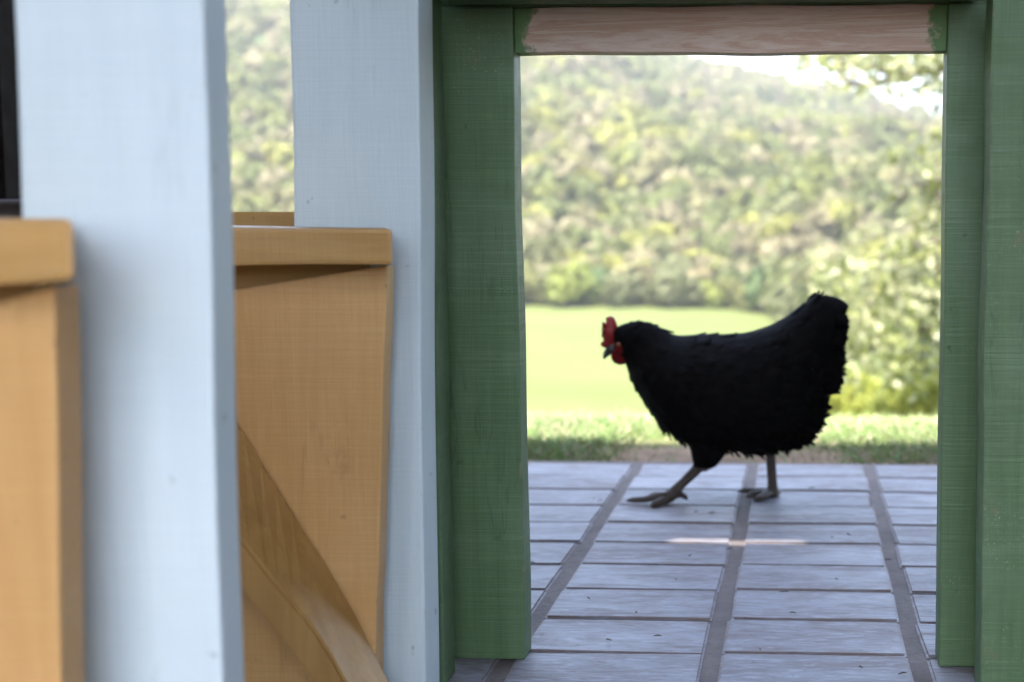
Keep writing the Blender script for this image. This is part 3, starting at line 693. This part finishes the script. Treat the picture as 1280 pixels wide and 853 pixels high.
# feathers: small pointed blades lying along the body, lifting at the rear
FV, FI, nf = [], [], 0
def feather(p, d, nrm, L, w, lift):
    global nf
    s = d.cross(nrm).normalized(); k = []
    for t, ww, h in ((0, .5, 0), (.4, 1, .02), (.8, .9, .4), (1, 0.35, 1)):
        c = p + d * (L * t) + nrm * (lift * h * L)
        k += [c - s * w * ww, c + nrm * (w * 0.25 * (ww > .3)), c + s * w * ww]
    b = len(FV); FV.extend(k)
    for r in range(3):
        for e in range(2): FI.append((b + r * 3 + e, b + r * 3 + e + 1, b + r * 3 + e + 4, b + r * 3 + e + 3))
    nf += 1
for i in range(3800):
    u = rng.uniform(1.6, 16.3); a = rng.uniform(0, 6.2832)
    if u > 13.2 and math.cos(a) > 0.2: continue
    p = spoint(u, a); du = (spoint(min(u + 0.15, len(ST) - 1.001), a) - p).normalized(); da = spoint(u, a + 0.05) - p
    nrm = du.cross(da).normalized()
    if nrm.dot(p - Vector((p.x, HY, (section(int(u), 0).z + section(int(u), 3.1416).z) / 2))) < 0: nrm = -nrm
    low = max(0.0, -math.cos(a)); back = u / len(ST)
    L = 0.014 + 0.024 * min(1, u / 9); w = 0.004 + 0.0065 * min(1, u / 9)
    d = (du + Vector((rng.normal(0, .07), rng.normal(0, .07), rng.normal(0, .07) - 0.45 * low * (back > .35)))).normalized()
    lift = 0.0 + (0.10 * low * rng.uniform(0, 1.4) if back > .45 else 0.0) + 0.02 * rng.uniform()
    if back > 0.72: L *= 0.6; d = (d + Vector((0, 0, -0.25))).normalized()
    feather(p - HO - nrm * 0.003, d, nrm, L * rng.uniform(.75, 1.15), w, lift)
# fluff below the tail and tail feather ends, ragged against the light
for i in range(420):
    u0 = rng.uniform(10.2, 14.0); a = math.pi + rng.normal(0, 0.6); p = spoint(u0, a)
    d = Vector((rng.normal(0.65, .3), rng.normal(0, .45), rng.normal(-0.6, .3))).normalized(); feather(p - HO, d, Vector((0, -1, 0.1)).normalized() if rng.uniform() < .5 else Vector((d.z, 0, -d.x)), rng.uniform(.012, .026), rng.uniform(.002, .005), 0.05)
for i in range(150):
    t = rng.uniform(0.12, 1); kx = np.interp(t, [0, .25, .5, .75, 1], [925, 908, 902, 893, 862]); kv = np.interp(t, [0, .25, .5, .75, 1], [140, 190, 270, 340, 405])
    p = hw(kx - 16, kv - 14, HY + rng.normal(0, .02)) - HO; d = Vector((0.8 - .3 * t, rng.normal(0, .25), rng.normal(-.45, .25))).normalized()
    feather(p, d, Vector((d.z, 0, -d.x)).normalized() if rng.uniform() < .3 else Vector((0, -1, 0)), rng.uniform(.014, .026), rng.uniform(.006, .010), 0.02)
pl = np_mesh('plumage', np.array([tuple(v) for v in FV]), np.full(len(FI), 4), np.array(FI).ravel(), M_feather, hen, smooth=True); pl['kind'] = 'stuff'
# comb, beak, wattles, eye
def kp(u, v): return 735 + u / 8.533, 380 + v / 8.533
def kw(u, v, y): p = kp(u, v); return at(p[0], p[1], y) - HO
def flat_shape(name, poly, y, t, mat, taper=None):
    bm = bmesh.new(); n = len(poly); c = (sum(p[0] for p in poly) / n, sum(p[1] for p in poly) / n)
    F_ = [bm.verts.new(kw(*p, y) - Vector((0, t * (taper(p) if taper else 1), 0))) for p in poly]; B_ = [bm.verts.new(kw(*p, y) + Vector((0, t * (taper(p) if taper else 1), 0))) for p in poly]
    for i in range(n): bm.faces.new((F_[i], F_[(i + 1) % n], B_[(i + 1) % n], B_[i]))
    bmesh.ops.triangulate(bm, faces=[bm.faces.new(F_[::-1]), bm.faces.new(B_)]); bmesh.ops.recalc_face_normals(bm, faces=bm.faces)
    bm.normal_update(); bmesh.ops.bevel(bm, geom=[e for e in bm.edges if e.calc_face_angle(0) > 0.7], offset=t * 0.25, segments=2, affect='EDGES', clamp_overlap=True)
    return from_bm(name, bm, mat, hen, True)
flat_shape('comb', [(300, 460), (210, 470), (160, 462), (133, 425), (150, 402), (182, 400), (186, 372), (140, 348), (188, 335), (186, 300), (136, 252), (190, 270), (192, 235), (148, 188), (196, 210), (196, 178), (190, 150), (212, 140), (235, 130), (275, 145), (298, 190), (302, 240), (330, 300), (340, 400)], HY, 0.0042, M_comb)
bm = bmesh.new(); tube(bm, [kw(300, 470, HY), kw(240, 490, HY), kw(200, 525, HY), kw(178, 565, HY), kw(166, 592, HY)], [.0105, .0092, .0066, .0038, .0008], 12)
from_bm('beak', bm, M_beak, hen, True)
for s in (-1, 1):
    bm = bmesh.new(); bmesh.ops.create_uvsphere(bm, u_segments=20, v_segments=14, radius=1); c = kw(345, 560, HY + s * 0.014)
    for v in bm.verts:
        v.co = c + Vector((v.co.x * .0165, v.co.y * .0050, v.co.z * .0150)) + Vector((0, 0.0008 * mnoise.noise(v.co * 3), 0))
    from_bm('wattle', bm, M_face, hen, True)
    bm = bmesh.new(); bmesh.ops.create_uvsphere(bm, u_segments=20, v_segments=14, radius=1); c = kw(345, 470, HY + s * 0.0205)
    for v in bm.verts: v.co = c + Vector((v.co.x * .0115, v.co.y * .0045, v.co.z * .0105))
    from_bm('face', bm, M_face, hen, True)
    bm = bmesh.new(); bmesh.ops.create_uvsphere(bm, u_segments=16, v_segments=12, radius=0.0042); c = kw(330, 440, HY + s * 0.0245)
    for v in bm.verts: v.co += c
    from_bm('eye', bm, M_eye, hen, True)

# ------------------------------------------------------------------ grass along the terrace edge
def blades(n, xr, y0, y1, hmin, hmax, cols, dens=None):
    x = rng.uniform(*xr, n); y = y0 + (y1 - y0) * rng.uniform(0, 1, n) ** 1.0
    if dens is not None:
        keep = rng.uniform(size=n) < dens(x, y); x, y = x[keep], y[keep]; n = len(x)
    z = height(x, y); h = rng.uniform(hmin, hmax, n); a = rng.uniform(0, 6.28, n); lean = rng.uniform(0.6, 3.0, n) * h
    b = rng.uniform(0, 6.28, n); w = rng.uniform(0.0012, 0.0026, n)
    P = np.stack([x, y, z], 1); s = np.stack([np.cos(b), np.sin(b), 0 * b], 1) * w[:, None]; l = np.stack([np.cos(a) * lean, np.sin(a) * lean, h], 1)
    v = np.stack([P - s, P + s, P + l * (.5, .5, .62) + s * .8, P + l * (.5, .5, .62) - s * .8, P + l], 1)
    c = np.array(cols)[rng.integers(0, len(cols), n)] * rng.uniform(.75, 1.25, (n, 1))
    return v, np.repeat(c, 5, 0)
gc = [(0.26, 0.36, 0.12), (0.32, 0.42, 0.15), (0.44, 0.46, 0.24), (0.22, 0.33, 0.12), (0.58, 0.50, 0.34)]
def dn(x, y):
    k = np.sin(x * 9.0 + 1) * 0.25 + np.sin(x * 23.0) * 0.15
    d = np.clip((y - 2.97 + k * 0.25) / 0.22, 0.05, 1)
    left = np.clip((-0.38 - x) / 0.1, 0, 1) * (y > 2.72); right = np.clip((x - 0.03) / 0.12, 0, 1) * (y > 2.76) * 0.6
    return np.clip(np.maximum(np.maximum(d, left), right), 0, 1)
v1, c1 = blades(30000, (-1.7, 1.7), 2.97, 3.75, 0.006, 0.030, gc, dn)
v0, c0 = blades(16000, (-1.7, 1.7), 2.68, 3.0, 0.008, 0.034, [(0.07, 0.13, 0.03), (0.10, 0.16, 0.04), (0.16, 0.14, 0.07)], dn)  # eave shade painted in: these blades get darker greens than the open grass
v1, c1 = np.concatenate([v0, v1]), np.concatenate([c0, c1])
v2, c2 = blades(26000, (-2.6, 2.6), 3.7, 7.0, 0.02, 0.05, gc)
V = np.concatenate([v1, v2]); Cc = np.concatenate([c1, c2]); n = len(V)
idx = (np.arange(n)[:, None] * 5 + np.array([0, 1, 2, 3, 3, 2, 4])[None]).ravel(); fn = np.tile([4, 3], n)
tag(np_mesh('grass', V.reshape(-1, 3), fn, idx, M_grass, col=Cc), 'green grass along the edge of the terrace, shade painted darker next to the tiles', 'grass', kind='stuff')

# crumbs of bark, twigs and dry leaf bits lying on the tiles
bm = bmesh.new()
for (px, py) in [(735, 748), (795, 766), (822, 795), (845, 725), (912, 686), (700, 705), (862, 695), (980, 740), (1045, 724), (1075, 834), (1128, 842), (990, 766), (1060, 668), (1040, 672), (950, 812), (760, 800), (1110, 700), (665, 703), (1015, 610), (742, 624), (750, 626), (870, 640), (890, 641), (1120, 680)]:
    p = atz(px, py, 0.003); a = rng.uniform(0, 3.14); L = rng.uniform(.0015, .007) * (1.6 if rng.uniform() < .15 else 1)
    d = Vector((math.cos(a), math.sin(a) * .6, 0)) * L
    tube(bm, [p - d, p + Vector((0, 0, .001)), p + d * .8 + Vector((.001, .001, 0))], [.0005, .0010, .0004], 5)
tag(from_bm('floor_litter', bm, M_bark), 'scattered dark crumbs and twigs lying on the floor tiles', 'litter', kind='stuff')

# ------------------------------------------------------------------ air
bm = bmesh.new(); bmesh.ops.create_cube(bm, size=1)
for v in bm.verts: v.co = Vector((v.co.x * 11000, v.co.y * 8200 + 1200, -62 - 30 if v.co.z < 0 else 620))
hz = bpy.data.meshes.new('haze'); bm.to_mesh(hz); bm.free(); hm = bpy.data.materials.new('air'); hm.use_nodes = True
nt = hm.node_tree; nt.nodes.remove(nt.nodes['Principled BSDF']); pv = nt.nodes.new('ShaderNodeVolumePrincipled')
pv.inputs['Color'].default_value = (0.97, 0.97, 0.96, 1); pv.inputs['Density'].default_value = 3.6e-4; pv.inputs['Anisotropy'].default_value = 0.1
nt.links.new(pv.outputs[0], nt.nodes['Material Output'].inputs['Volume'])
tag(link('haze', hz, hm), 'pale daylight haze filling the valley', 'haze', kind='stuff')
